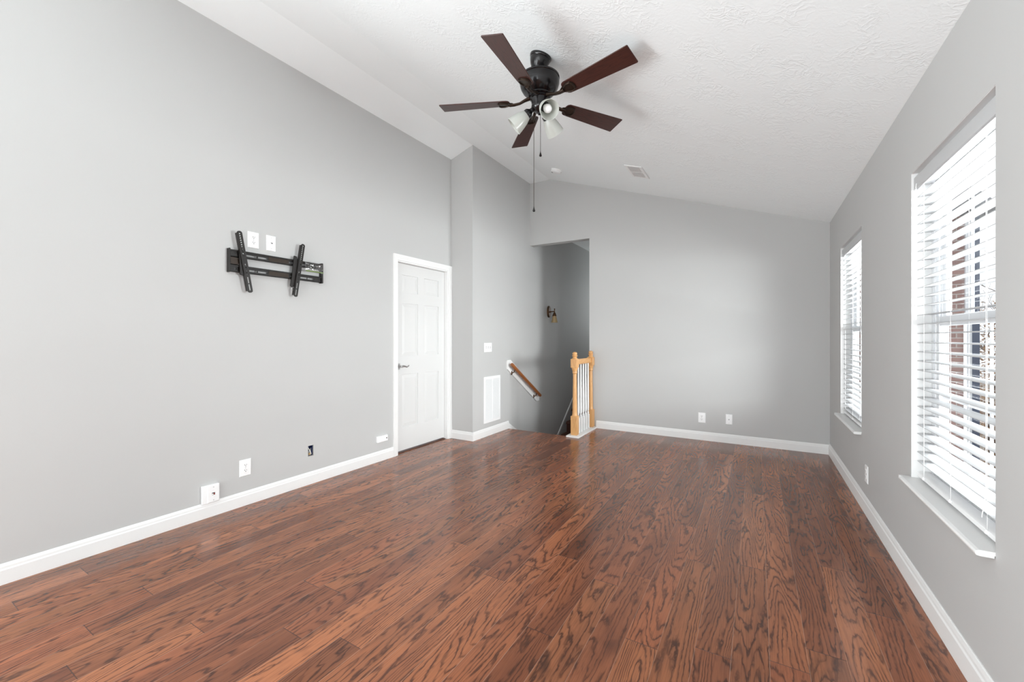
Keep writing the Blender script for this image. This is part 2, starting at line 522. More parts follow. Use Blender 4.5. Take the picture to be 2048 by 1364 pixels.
for k in range(5):
    z = -0.435 + 0.19 * (k + 1); y = 6.81 + 0.25 * k
    m = MB().box(XC + 0.012, OPX, y, y + 0.27, z - 0.19, z - 0.02)
    m.prism([(y - 0.028, z - 0.02), (y - 0.036, z - 0.034), (y - 0.028, z - 0.046), (y + 0.02, z - 0.05), (y + 0.27, z - 0.03), (y + 0.27, z), (y - 0.012, z), (y - 0.026, z - 0.007)], 'x', XC + 0.012, OPX)
    m.build('step', STAIR, stairs, origin=so)
MB().prism([(6.40, -0.435), (6.46, -0.435), (7.20, 0.165), (7.16, 0.175)], 'x', XC, XC + 0.012).build('trim_stringer', WHITE, smooth=False)
struct(bpy.data.objects['trim_stringer'], 'thin white sloping trim strip on the stairwell wall', 'trim')
MB().prism([(4.79, 0.0), (4.79, 0.095), (5.9, -0.57), (5.9, -0.62), (4.83, -0.62)], 'x', XC, XC + 0.013).build('trim_skirt', WHITE, smooth=False)
struct(bpy.data.objects['trim_skirt'], 'white skirt board running down beside the stairs', 'trim')


def base_profile(h=0.102, t=0.014):
    return [(0, 0), (t, 0), (t, h * 0.70), (t * 0.72, h * 0.76), (t * 0.66, h * 0.86), (t * 0.40, h * 0.97), (t * 0.2, h), (0, h)]


def baseboard(name, p0, p1, normal, label, h=0.102):
    """profile swept along p0->p1, standing out of the wall along normal"""
    p0, p1, n = Vector((*p0, 0)), Vector((*p1, 0)), Vector((*normal, 0))
    pr = base_profile(h)
    vs = [p0 + n * a + Vector((0, 0, b)) for a, b in pr] + [p1 + n * a + Vector((0, 0, b)) for a, b in pr]
    k = len(pr)
    fs = [tuple(range(k)), tuple(range(2 * k - 1, k - 1, -1))] + [(i, (i + 1) % k, k + (i + 1) % k, k + i) for i in range(k)]
    return struct(MB().add(vs, fs).build(name, WHITE, smooth=False), label, 'baseboard')


baseboard('baseboard_left', (XL, -2.38), (XL, 3.064), (1, 0), 'white baseboard along the left wall')
baseboard('baseboard_chase_front', (XL, YC), (XC + 0.014, YC), (0, -1), 'short white baseboard across the front of the corner chase')
baseboard('baseboard_chase_side', (XC, YC), (XC, 4.83), (1, 0), 'white baseboard below the tall return grille')
baseboard('baseboard_back', (-1.885, YB), (XR, YB), (0, -1), 'white baseboard along the far wall')
baseboard('baseboard_right', (XR, -2.38), (XR, YB), (-1, 0), 'white baseboard along the window wall', 0.115)

# ------------------------------------------------------------------ door in the left wall
door = empty('door_1', (XL, 3.535, 0))
struct(door, 'white six panel door with lever handle in the left wall', 'door')
do = door.location


def ushape(y0, y1, z0, z1, a, b_):
    """outline of a U turned upside down between the insets a and b_"""
    return [(y0 + a, z0), (y0 + b_, z0), (y0 + b_, z1 - b_), (y1 - b_, z1 - b_), (y1 - b_, z0), (y1 - a, z0), (y1 - a, z1 - a), (y0 + a, z1 - a)]


m = MB()
for a, b_, tt in ((0.0, 0.021, 0.016), (0.021, 0.037, 0.0125), (0.037, 0.0595, 0.0095)):
    m.prism(ushape(3.064, 4.009, 0, 2.101, a, b_), 'x', XL, XL + tt)
m.build('casing', WHITE, door, smooth=False, origin=do)
MB().prism(ushape(DOOR[0], DOOR[1], 0, DOOR[3], 0, 0.012), 'x', XL - 0.125, XL + 0.0005).build('jamb', WHITE, door, smooth=False, origin=do)
DX = XL - 0.050
y0, y1, z0, z1 = DOOR[0] + 0.013, DOOR[1] - 0.013, 0.016, DOOR[3] - 0.014
cols = [(3.222, 3.442), (3.560, 3.795)]
cols = [(y0 + 0.105, y0 + 0.105 + 0.245), (y1 - 0.105 - 0.245, y1 - 0.105)]
rows = [(0.262, 0.832), (1.030, 1.598), (1.716, 1.905)]
m = MB().box(DX - 0.035, DX - 0.009, y0, y1, z0, z1)
m.wall('x', DX - 0.02, DX, (y0, y1), (z0, z1), [(a, b_, c_, d_) for a, b_ in cols for c_, d_ in rows])
slab = m.build('slab', DOORW, door, bevel=0.0025, origin=do)
for a, b_ in cols:
    for c_, d_ in rows:
        g, q = 0.006, 0.040
        m = MB()
        xs = (DX - 0.0092, DX - 0.0085, DX - 0.0025)
        rings = [(a + 0.001, b_ - 0.001, c_ + 0.001, d_ - 0.001, xs[0]), (a + g, b_ - g, c_ + g, d_ - g, xs[1]), (a + q, b_ - q, c_ + q, d_ - q, xs[2])]
        vs, fs = [], []
        for (ya, yb, za, zb, xx) in rings: vs += [(xx, ya, za), (xx, yb, za), (xx, yb, zb), (xx, ya, zb)]
        for r_ in range(2):
            for k in range(4): fs.append((r_ * 4 + k, r_ * 4 + (k + 1) % 4, r_ * 4 + 4 + (k + 1) % 4, r_ * 4 + 4 + k))
        fs.append((8, 9, 10, 11))
        m.add(vs, fs).build('raised_panel', DOORW, slab, smooth=False, origin=do)
hz, hy = 0.922, 3.185
m = MB().box(DX, DX + 0.006, hy - 0.020, hy + 0.020, hz - 0.031, hz + 0.031)
m.lathe([(0.012, 0), (0.010, 0.025), (0.011, 0.05), (0.0, 0.052)], 16, Matrix.Translation((DX + 0.004, hy, hz)) @ Matrix.Rotation(PI / 2, 4, 'Y'))
m.tube([(DX + 0.048, hy, hz), (DX + 0.05, hy + 0.025, hz + 0.006), (DX + 0.05, hy + 0.05, hz + 0.0005), (DX + 0.05, hy + 0.075, hz - 0.008), (DX + 0.05, hy + 0.098, hz - 0.002), (DX + 0.05, hy + 0.108, hz + 0.008)],
       [0.009, 0.009, 0.008, 0.0075, 0.007, 0.005], 12)
h = m.build('lever_handle', NICKEL, slab, origin=do)
h['label'] = 'brushed nickel lever handle'
# floor strip running under the door
MB().box(XL - 0.125, XL - 0.03, DOOR[0] + 0.012, DOOR[1] - 0.012, 0.0, 0.005).build('threshold', STAIR, door, origin=do)

# ------------------------------------------------------------------ windows
def window(name, w, label):
    y0, y1, z0, z1 = w
    root = empty(name, (XR, (y0 + y1) / 2, z0))
    struct(root, label, 'window')
    o_ = root.location
    T = 0.002
    MB().prism(ushape(y0, y1, z0, z1, 0, T), 'x', XR + 0.001, XR + 0.127).build('lining', WHITE, root, smooth=False, origin=o_)
    # stool with a nosing standing out of the wall
    m_ = MB().prism([(XR - 0.044, z0 - 0.018), (XR - 0.047, z0 - 0.010), (XR - 0.044, z0 - 0.003), (XR - 0.036, z0), (XR + 0.128, z0), (XR + 0.128, z0 - 0.012), (XR - 0.002, z0 - 0.012), (XR - 0.002, z0 - 0.020), (XR - 0.036, z0 - 0.020)], 'y', y0 - 0.0, y1 + 0.002)
    m_.box(XR - 0.044, XR - 0.0005, y1, y1 + 0.014, z0 - 0.018, z0)
    m_.build('window_sill', WHITE, root, smooth=False, origin=o_)
    # vinyl frame
    fx0, fx1 = XR + 0.073, XR + 0.127
    ya, yb, za, zb = y0 + T, y1 - T, z0, z1 - T
    m_ = MB().wall('x', fx0, fx1, (ya, yb), (za, zb), [(ya + 0.030, yb - 0.030, za + 0.032, zb - 0.030)])
    for yy in (ya + 0.030, yb - 0.038):     # sash tracks
        m_.box(fx0 + 0.004, fx0 + 0.007, yy, yy + 0.008, za, zb).box(fx0 + 0.027, fx0 + 0.030, yy, yy + 0.008, za, zb)
    m_.build('window_frame', VINYL, root, bevel=0.002, origin=o_)
    zm = 1.305
    ya += 0.031; yb -= 0.031
    for (nm, xa, xb, za_, zb_) in (('lower_sash', XR + 0.079, XR + 0.100, za + 0.032, zm + 0.022), ('upper_sash', XR + 0.102, XR + 0.123, zm - 0.020, zb - 0.03)):
        S = 0.046
        m_ = MB().wall('x', xa, xb, (ya, yb), (za_, zb_), [(ya + S, yb - S, za_ + S, zb_ - S)])
        sash = m_.build(nm, VINYL, root, bevel=0.003, origin=o_)
        xm = (xa + xb) / 2
        MB().box(xm - 0.002, xm + 0.002, ya + S, yb - S, za_ + S, zb_ - S).build('pane', GLASS, sash, smooth=False, origin=o_)
        gy0, gy1, gz0, gz1 = ya + S, yb - S, za_ + S, zb_ - S
        ys = [gy0 + (gy1 - gy0) * q / 3 for q in range(4)]
        zs = [gz0, (gz0 + gz1) / 2, gz1]
        cells = [(ys[i] + (0.006 if i else 0), ys[i + 1] - (0.006 if i < 2 else 0), zs[j] + (0.006 if j else 0), zs[j + 1] - (0 if j else 0.006)) for i in range(3) for j in range(2)]
        m_ = MB().wall('x', xm + 0.003, xm + 0.009, (gy0, gy1), (gz0, gz1), cells)
        m_.build('muntin_grid', VINYL, sash, smooth=False, origin=o_)
    return root


window('window_1', W1, 'larger looking near window in the right wall')
window('window_2', W2, 'far window in the right wall next to the corner')


def blind(w, label):
    y0, y1, z0, z1 = w
    ya, yb = y0 + 0.013, y1 - 0.013
    root = empty('window_blind', (XR + 0.045, (y0 + y1) / 2, z0))
    tag(root, label, 'blind', 'white slatted window blinds')
    o_ = root.location
    zt = z1 - 0.007
    # headrail behind a valance board
    MB().box(XR + 0.028, XR + 0.078, ya, yb, zt - 0.055, zt - 0.006).build('headrail', VINYL, root, bevel=0.002, origin=o_)
    m_ = MB().prism([(XR + 0.008, zt - 0.078), (XR + 0.008, zt - 0.020), (XR + 0.012, zt - 0.014), (XR + 0.020, zt - 0.014), (XR + 0.020, zt - 0.078), (XR + 0.016, zt - 0.082)], 'y', ya - 0.004, yb + 0.004)
    m_.build('valance', SLATM, root, bevel=0.0015, origin=o_)
    n = 31
    ztop, pitch = zt - 0.115, 0.0446
    xc = XR + 0.045
    hw, cam_ = 0.0260, 0.0022
    tilt = math.radians(3.0)
    for k in range(n):
        zc = ztop - k * pitch
        if zc < z0 + 0.045: break
        pr = []
        for i in range(7):
            t = -1 + 2 * i / 6
            pr.append((t * hw, cam_ * (1 - t * t)))
        low = [(p[0], p[1] - 0.0028) for p in reversed(pr)]
        poly = []
        for (a, b_) in pr + low:
            poly.append((xc + a * math.cos(tilt) - b_ * math.sin(tilt), zc + a * math.sin(tilt) + b_ * math.cos(tilt)))
        MB().prism(poly, 'y', ya, yb).build('slat', SLATM, root, origin=o_)
    zb = z0 + 0.015
    m_ = MB().prism([(xc - 0.027, zb), (xc - 0.027, zb + 0.016), (xc - 0.020, zb + 0.021), (xc + 0.020, zb + 0.021), (xc + 0.027, zb + 0.016), (xc + 0.027, zb)], 'y', ya, yb)
    m_.build('bottom_rail', PLASTIC, root, bevel=0.001, origin=o_)
    for fy in (0.12, 0.5, 0.88):
        yy = ya + (yb - ya) * fy
        m_ = MB()
        for xx in (xc - 0.0265, xc + 0.0265):
            m_.tube([(xx, yy, zb + 0.01), (xx, yy, zt - 0.05)], 0.0007, 6)
        m_.build('ladder_cord', CORD, root, origin=o_)
        MB().lathe([(0.0, 0), (0.008, 0.001), (0.009, 0.004), (0.006, 0.008), (0.0, 0.009)], 14, Matrix.Translation((xc - 0.025, yy, zb + 0.011)) @ Matrix.Rotation(-PI / 2, 4, 'Y')).build('cord_button', PLASTIC, root, origin=o_)
    yw = yb - 0.040
    m_ = MB().tube([(XR + 0.0045, yw, zt - 0.085), (XR + 0.0045, yw + 0.004, zt - 0.72)], 0.0038, 8)
    m_.tube([(XR + 0.0045, yw, zt - 0.080), (XR + 0.006, yw, zt - 0.06), (XR + 0.022, yw, zt - 0.055)], 0.0018, 6)
    m_.build('tilt_wand', PLASTIC, root, origin=o_)
    # lift cord at the near end
    yl = ya + (yb - ya) * 0.12
    m_ = MB().tube([(xc - 0.029, yl, zt - 0.06), (xc - 0.0295, yl + 0.001, z0 + 0.16), (xc - 0.036, yl + 0.012, z0 + 0.07)], 0.0012, 6)
    m_.build('lift_cord', CORD, root, origin=o_)
    return root


blind(W1, 'white slatted blind with open slats in the near window')
blind(W2, 'white slatted blind in the far window by the corner')

# ------------------------------------------------------------------ stair balustrade, handrail, sconce
bal = empty('stair_railing', (-1.957, 5.1, 0))
tag(bal, 'golden oak stair railing with two turned newels and white balusters', 'railing')
bo = bal.location
MB().box(-2.035, -1.868, 4.757, YB, 0.0, 0.020).build('base_plate', WHITE, bal, bevel=0.004, origin=bo)


def newel(cx, cy, half=0.040):
    m_ = MB()
    a = half
    m_.box(cx - a, cx + a, cy - a, cy + a, 0.020, 0.255)
    m_.prism([(cx - a, cy - a), (cx + a, cy - a), (cx + a, cy + a), (cx - a, cy + a)], 'z', 0.855, 0.965)
    r = a * 0.72
    prof = [(a * 0.98, 0.255), (a * 0.86, 0.262), (a * 0.80, 0.275), (r * 1.05, 0.285), (r * 1.02, 0.30), (r * 0.94, 0.45), (r * 0.86, 0.60), (r * 0.80, 0.765),
            (r * 0.80, 0.780), (r * 1.02, 0.785), (r * 1.06, 0.795), (r * 0.95, 0.803), (r * 0.95, 0.812), (r * 1.2, 0.832), (r * 1.28, 0.842), (a * 0.97, 0.855)]
    m_.lathe(prof, 28, c=(cx, cy, 0))
    cap = [(a * 0.95, 0.965), (a * 0.80, 0.972), (a * 0.66, 0.980), (a * 0.64, 0.992), (a * 0.86, 1.000), (a * 0.90, 1.006), (a * 0.60, 1.012), (a * 0.74, 1.022), (a * 0.76, 1.034), (a * 0.60, 1.044), (a * 0.28, 1.051), (0, 1.052)]
    m_.lathe(cap, 28, c=(cx, cy, 0))
    return m_.build('newel_post', OAK, bal, bevel=0.003, origin=bo)


newel(-1.957, 4.856)
newel(-1.950, 5.412)
m = MB().prism([(-1.957 - 0.028, 0.900), (-1.957 - 0.030, 0.925), (-1.957 - 0.024, 0.945), (-1.957 - 0.010, 0.958), (-1.957 + 0.010, 0.958), (-1.957 + 0.024, 0.945), (-1.957 + 0.030, 0.925), (-1.957 + 0.028, 0.900), (-1.957 + 0.018, 0.890), (-1.957 - 0.018, 0.890)], 'y', 4.894, 5.374)
m.build('rail', OAKR, bal, origin=bo)
for k in range(5):
    cy = 4.968 + 0.0875 * k
    cx = -1.955
    m = MB().box(cx - 0.0165, cx + 0.0165, cy - 0.0165, cy + 0.0165, 0.020, 0.205)
    m.lathe([(0.0165, 0.205), (0.0125, 0.210), (0.0125, 0.218), (0.0155, 0.224), (0.0155, 0.231), (0.0095, 0.238), (0.0095, 0.247), (0.0145, 0.262), (0.0150, 0.300), (0.0135, 0.50), (0.0110, 0.75), (0.0098, 0.895)], 16, c=(cx, cy, 0))
    b_ = m.build('baluster', WHITE, bal, bevel=0.0015, origin=bo)
    b_['label'] = 'white turned baluster'

hr = empty('handrail', (XC, 5.24, 0.6))
tag(hr, 'short brown wooden handrail on a white board sloping down the stairs', 'handrail')
ho = hr.location
MB().prism([(4.780, 0.805), (4.780, 0.925), (4.868, 0.925), (5.725, 0.372), (5.725, 0.262), (5.640, 0.262)], 'x', XC, XC + 0.019).build('mounting_board', WHITE, hr, bevel=0.003, origin=ho)
a, b_ = Vector((-2.838, 4.800, 0.872)), Vector((-2.838, 5.655, 0.350))
MB().tube([a, a + (b_ - a) * 0.01, a + (b_ - a) * 0.99, b_], [0.020, 0.024, 0.024, 0.020], 16).build('rail', OAKD, hr, origin=ho)
for t in (0.10, 0.86):
    p = a + (b_ - a) * t
    q = Vector((XC + 0.019, p.y + 0.005, p.z - 0.075))
    m = MB().tube([q + Vector((0.002, 0, 0)), q + Vector((0.035, 0, 0.012)), p + Vector((0, 0, -0.022))], [0.006, 0.0065, 0.006], 10)
    m.lathe([(0.0, 0.006), (0.014, 0.005), (0.018, 0.0)], 16, Matrix.Translation(q) @ Matrix.Rotation(PI / 2, 4, 'Y') @ Matrix.Scale(1.6, 4, (1, 0, 0)))
    bk = m.build('bracket', BRASS, hr, origin=ho)

sc = empty('wall_sconce', (XC, 6.09, 1.65))
tag(sc, 'bronze wall sconce with one amber glass shade inside the stair opening', 'wall lamp')
m = MB()
ov = [(0.058 * math.cos(2 * PI * k / 28), 0.095 * math.copysign(abs(math.sin(2 * PI * k / 28)) ** 0.75, math.sin(2 * PI * k / 28))) for k in range(28)]
m.prism(ov, 'x', 0.0, 0.018)
ov2 = [(p[0] * 0.8, p[1] * 0.86) for p in ov]
m.prism(ov2, 'x', 0.018, 0.026)
m.build('backplate', BRASS, sc, bevel=0.004)
m = MB().tube([(0.02, 0, -0.005), (0.06, 0, 0.0), (0.105, 0, 0.002)], [0.012, 0.008, 0.008], 12)
m.lathe([(0.0, 0.052), (0.011, 0.046), (0.012, 0.036), (0.006, 0.03), (0.009, 0.0), (0.010, -0.018)], 14, c=(0.108, 0, 0))
m.build('arm', BRASS, sc)
MB().lathe([(0.010, -0.015), (0.018, -0.022), (0.027, -0.05), (0.034, -0.066), (0.034, -0.073)], 20, c=(0.108, 0, 0)).build('socket_cup', BRASS, sc)
MB().shell([(0.030, -0.073), (0.036, -0.10), (0.044, -0.14), (0.053, -0.176), (0.050, -0.176), (0.041, -0.14), (0.033, -0.10), (0.027, -0.074)], 24, Matrix.Translation((0.108, 0, 0))).build('glass_shade', AMBER, sc)

# ------------------------------------------------------------------ ceiling fan
FX, FY, FZ = -1.225, 2.429, 2.774
fan = empty('ceiling_fan', (FX, FY, FZ))
tag(fan, 'dark five blade ceiling fan with three frosted glass lamps', 'ceiling fan')
slope = math.atan(0.3334)
ceil_z = 3.52 - 0.3334 * (FX + 2.585)
tilt = Matrix.Translation((0.012, 0, ceil_z - FZ + 0.004)) @ Matrix.Rotation(slope, 4, 'Y')
MB().lathe([(0.070, 0.0), (0.072, -0.012), (0.070, -0.022), (0.066, -0.026), (0.066, -0.032), (0.062, -0.046), (0.054, -0.066), (0.046, -0.078), (0.043, -0.088), (0.036, -0.092), (0.0, -0.092)], 36, tilt).build('canopy', BRONZE, fan)
MB().lathe([(0.014, 0.30), (0.014, 0.17)], 20).lathe([(0.024, 0.195), (0.026, 0.18), (0.03, 0.165)], 20).build('downrod', BRONZE, fan)
prof = [(0.030, 0.172), (0.085, 0.168), (0.118, 0.158), (0.130, 0.150), (0.131, 0.140), (0.127, 0.137), (0.127, 0.131), (0.130, 0.128), (0.129, 0.110), (0.122, 0.085), (0.108, 0.062), (0.090, 0.046), (0.074, 0.038), (0.074, 0.032), (0.070, 0.028), (0.060, 0.024), (0.0, 0.024)]
MB().lathe(prof, 48).build('motor_housing', BRONZE, fan)
m = MB().lathe([(0.062, 0.026), (0.064, 0.014), (0.056, 0.010), (0.054, -0.010), (0.050, -0.030), (0.054, -0.034), (0.054, -0.044), (0.046, -0.058), (0.030, -0.070), (0.012, -0.076), (0.010, -0.088), (0.0, -0.092)], 36)
m.build('switch_housing', BRONZE, fan)


def rounded_blade():
    r0, r1, w0, w1 = 0.195, 0.66, 0.100, 0.133
    pts = []
    for k in range(9):           # rounded root
        a_ = PI / 2 + PI * k / 8
        cs, sn = math.cos(a_), math.sin(a_)
        pts.append((r0 + 0.045 + 0.045 * math.copysign(abs(cs) ** 0.7, cs), w0 / 2 * math.copysign(abs(sn) ** 0.6, sn)))
    pts += [(r1 - 0.004, -w1 / 2), (r1, -w1 / 2 + 0.004), (r1, w1 / 2 - 0.004), (r1 - 0.004, w1 / 2)]
    return pts


bm_ = MB().prism(rounded_blade(), 'z', -0.003, 0.003)
blade0 = bm_.build('blade', BLADE, fan, bevel=0.0015)
# blade iron: an arm from the motor that ends in a shield under the blade
m = MB()
m.tube([(0.062, 0, 0.020), (0.095, 0, 0.010), (0.130, 0, -0.006), (0.165, 0, -0.012), (0.200, 0, -0.012)], [0.012, 0.010, 0.008, 0.009, 0.010], 10, sx=1.4)
sh = [(0.175, -0.012), (0.200, -0.024), (0.232, -0.038), (0.262, -0.036), (0.274, -0.020), (0.278, 0.0), (0.274, 0.020), (0.262, 0.036), (0.232, 0.038), (0.200, 0.024), (0.175, 0.012)]
m.prism(sh, 'z', -0.009, -0.003)
loop = [(0.205, -0.018, -0.011), (0.232, -0.032, -0.011), (0.258, -0.030, -0.011), (0.268, -0.017, -0.011), (0.271, 0.0, -0.011), (0.268, 0.017, -0.011), (0.258, 0.030, -0.011), (0.232, 0.032, -0.011), (0.205, 0.018, -0.011)]
m.tube(loop, 0.0045, 8)
iron0 = m.build('blade_bracket', BRACKET, fan, bevel=0.001)
for k in range(5):
    R = Matrix.Rotation(-1.484 + 2 * PI / 5 * k, 4, 'Z') @ Matrix.Rotation(-0.217, 4, 'X')
    if k == 0: bl, ir = blade0, iron0
    else:
        bl, ir = blade0.copy(), iron0.copy()
        col.objects.link(bl); col.objects.link(ir)
        bl.parent = fan; ir.parent = fan
    bl.rotation_euler = R.to_euler(); ir.rotation_euler = R.to_euler()
for k in range(3):
    az = math.radians(-42 + 120 * k)
    M = Matrix.Translation((0, 0, -0.048)) @ Matrix.Rotation(az, 4, 'Z') @ Matrix.Translation((0.045, 0, 0)) @ Matrix.Rotation(math.radians(128), 4, 'Y')
    # local +Z points out and down
    m = MB().lathe([(0.014, -0.02), (0.015, 0.015), (0.027, 0.028), (0.031, 0.034), (0.031, 0.058), (0.028, 0.062), (0.0, 0.062)], 24, M)
    sk = m.build('lamp_socket', BRONZE, fan)
    MB().shell([(0.029, 0.048), (0.034, 0.058), (0.043, 0.080), (0.051, 0.110), (0.057, 0.140), (0.060, 0.162), (0.0575, 0.162), (0.054, 0.140), (0.048, 0.110), (0.040, 0.080), (0.031, 0.060), (0.026, 0.050)], 36, M).build('lamp_shade', SHADE, fan)
    MB().lathe([(0.013, 0.058), (0.014, 0.075), (0.022, 0.095), (0.0265, 0.115), (0.024, 0.132), (0.014, 0.143), (0.0, 0.146)], 20, M).build('bulb', BULB, fan)
for (dx, dy, z_end) in ((-0.030, -0.022, 2.050), (-0.008, 0.030, 2.425)):
    m = MB().tube([(dx, dy, -0.02), (dx, dy, z_end - FZ + 0.03)], 0.0016, 6)
    ch = m.build('pull_chain', BRACKET, fan)
    MB().lathe([(0.0, 0.038), (0.002, 0.034), (0.004, 0.022), (0.0085, 0.008), (0.0085, 0.003), (0.005, 0.0), (0.0, -0.001)], 14, c=(dx, dy, z_end - FZ)).build('pull_fob', BRONZE, ch)

# ------------------------------------------------------------------ ceiling vent and smoke detector on the slope
def on_slope(x, y):
    return Matrix.Translation((x, y, 3.52 - 0.3334 * (x + 2.585))) @ Matrix.Rotation(slope, 4, 'Y')


def slope_root(name, x, y):
    o = empty(name)
    o.matrix_world = on_slope(x, y)
    return o


cv = slope_root('ceiling_vent', -1.122, 4.575)
tag(cv, 'white louvred air register in the sloping ceiling near the far wall', 'vent')
w, l = 0.098, 0.185
fr = MB().wall('y', 0, 0.008, (-w, w), (-l, l), [(-w + 0.03, w - 0.03, -l + 0.03, -0.006), (-w + 0.03, w - 0.03, 0.006, l - 0.03)])
m = MB().add(fr.v, fr.f, Matrix.Rotation(-PI / 2, 4, 'X') @ Matrix.Scale(-1, 4, (0, 0, 1)))
m.build('frame', PLASTIC, cv, bevel=0.003)
MB().box(-w + 0.028, w - 0.028, -l + 0.028, l - 0.028, -0.002, -0.0005).build('duct_opening', DARK, cv, smooth=False)
for k in range(8):
    xx = -w + 0.036 + k * (2 * w - 0.072) / 7
    MB().box(-0.0054, 0.0054, -l + 0.03, l - 0.03, -0.0008, 0.0008, Matrix.Translation((xx, 0, -0.0062)) @ Matrix.Rotation(math.radians(-40), 4, 'Y')).build('louver', PLASTIC, cv, smooth=False)

sd = slope_root('smoke_detector', -2.24, 4.93)
tag(sd, 'small round white smoke detector on the ceiling above the stair opening', 'smoke detector')
MB().lathe([(0.072, 0.0), (0.074, -0.008), (0.072, -0.012)], 36).build('base', PLASTIC, sd)
MB().lathe([(0.066, -0.010), (0.066, -0.024), (0.058, -0.034), (0.040, -0.040), (0.0, -0.041)], 36).build('cover', PLASTIC, sd)
MB().box(-0.058, -0.02, -0.012, 0.012, -0.0395, -0.034).build('sounder_grille', GREYM, sd)

# ------------------------------------------------------------------ return air grille and light switch on the chase side
rg = empty('return_air_grille', (XC, 4.426, 0.452), PI / 2)
tag(rg, 'tall white louvred return air grille low on the corner chase', 'vent')
hw, hh = 0.187, 0.289
m = MB().wall('y', -0.010, 0, (-hw, hw), (-hh, hh), [(-hw + 0.03, -0.010, -hh + 0.03, hh - 0.03), (0.010, hw - 0.03, -hh + 0.03, hh - 0.03)])
m.build('frame', PLASTIC, rg, bevel=0.002)
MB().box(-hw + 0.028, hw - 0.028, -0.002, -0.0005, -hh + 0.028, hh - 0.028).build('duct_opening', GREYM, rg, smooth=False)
n = 46
for k in range(n):
    zz = -hh + 0.036 + k * (2 * hh - 0.072) / (n - 1)
    MB().box(-hw + 0.029, hw - 0.029, -0.0075, 0.0075, -0.0007, 0.0007, Matrix.Translation((0, -0.008, zz)) @ Matrix.Rotation(math.radians(42), 4, 'X')).build('louver', PLASTIC, rg, smooth=False)


# ------------------------------------------------------------------ plates: local x = width, z = height, facing -Y
def plate_mesh(w, h, t=0.006):
    b2 = 0.004
    ring0 = [(-w / 2, 0, -h / 2), (w / 2, 0, -h / 2), (w / 2, 0, h / 2), (-w / 2, 0, h / 2)]
    ring1 = [(p[0], -t * 0.4, p[2]) for p in ring0]
    ring2 = [(p[0] * (1 - 2 * b2 / w), -t, p[2] * (1 - 2 * b2 / h)) for p in ring0]
    fs = []
    for r in range(2):
        for k in range(4): fs.append((r * 4 + k, r * 4 + (k + 1) % 4, r * 4 + 4 + (k + 1) % 4, r * 4 + 4 + k))
    fs += [(8, 9, 10, 11), (3, 2, 1, 0)]
    return MB().add(ring0 + ring1 + ring2, fs)


def small_screw(parent, x, z, t=0.006):
    MB().lathe([(0.0032, 0), (0.0030, 0.001), (0.0, 0.0014)], 12, Matrix.Translation((x, -t, z)) @ Matrix.Rotation(PI / 2, 4, 'X')).build('screw', NICKEL, parent)


def duplex(loc, rz, label, w=0.08, h=0.12):
    r = empty('wall_outlet', loc, rz)
    tag(r, label, 'outlet', 'duplex wall outlets')
    plate_mesh(w, h).build('plate', PLASTIC, r, smooth=False)
    for s_ in (-1, 1):
        zc = s_ * 0.0195
        pts = []
        for k in range(20):
            a_ = 2 * PI * k / 20
            pts.append((max(-0.0145, min(0.0145, 0.0172 * math.cos(a_))), zc + max(-0.0135, min(0.0135, 0.0172 * math.sin(a_)))))
        rc = MB().prism(pts, 'y', -0.0085, -0.0055).build('receptacle', PLASTIC, r, smooth=False)
        for (xx, zz, a1, a2) in ((-0.006, 0.003, 0.0013, 0.0045), (0.006, 0.003, 0.0013, 0.0036), (0.0, -0.007, 0.0024, 0.0024)):
            MB().box(xx - a1, xx + a1, -0.0089, -0.0083, zc + zz - a2, zc + zz + a2).build('slot', DARK, rc, smooth=False)
    small_screw(r, 0, 0)
    return r


def coax(loc, rz, label, w=0.07, h=0.117):
    r = empty('coax_plate', loc, rz)
    tag(r, label, 'wall plate', 'coaxial cable wall plates')
    plate_mesh(w, h).build('plate', PLASTIC, r, smooth=False)
    small_screw(r, 0, 0.042); small_screw(r, 0, -0.042)
    M = Matrix.Translation((0, -0.006, 0)) @ Matrix.Rotation(PI / 2, 4, 'X')
    MB().lathe([(0.0075, 0), (0.0075, 0.003), (0.005, 0.0035), (0.005, 0.011), (0.0, 0.011)], 12, M).build('connector', NICKEL, r)
    MB().lathe([(0.0034, 0.0112), (0.0, 0.0116)], 12, M).build('pin_hole', DARK, r)
    return r


duplex((XL, 1.684, 1.954), PI / 2, 'white duplex outlet just above the left part of the television mount')
coax((XL, 1.815, 1.955), PI / 2, 'white coax plate above the middle of the television mount', 0.072, 0.118)
duplex((XL, 1.627, 0.274), PI / 2, 'white duplex outlet low on the left wall between phone jack and open box')
duplex((-0.571, YB, 0.268), 0, 'white duplex outlet low on the far wall, left of the two plates')
coax((-0.281, YB, 0.275), 0, 'white coax plate low on the far wall, right of the two plates')
r = duplex((XR, 3.748, 0.276), -PI / 2, 'white outlet low on the right wall between the windows', 0.076, 0.12)

lsw = empty('light_switch', (XC, 4.335, 1.106), PI / 2)
tag(lsw, 'white triple light switch plate above the tall return grille', 'light switch')
plate_mesh(0.165, 0.117).build('plate', PLASTIC, lsw, smooth=False)
for k in (-1, 0, 1):
    xx = 0.046 * k
    MB().box(xx - 0.005, xx + 0.005, -0.0065, -0.005, -0.012, 0.012).build('switch_slot', GREYM, lsw, smooth=False)
    MB().prism([(-0.006, -0.008), (-0.017, 0.004), (-0.015, 0.008), (-0.006, 0.006)], 'x', xx - 0.004, xx + 0.004).build('toggle', PLASTIC, lsw, smooth=False)

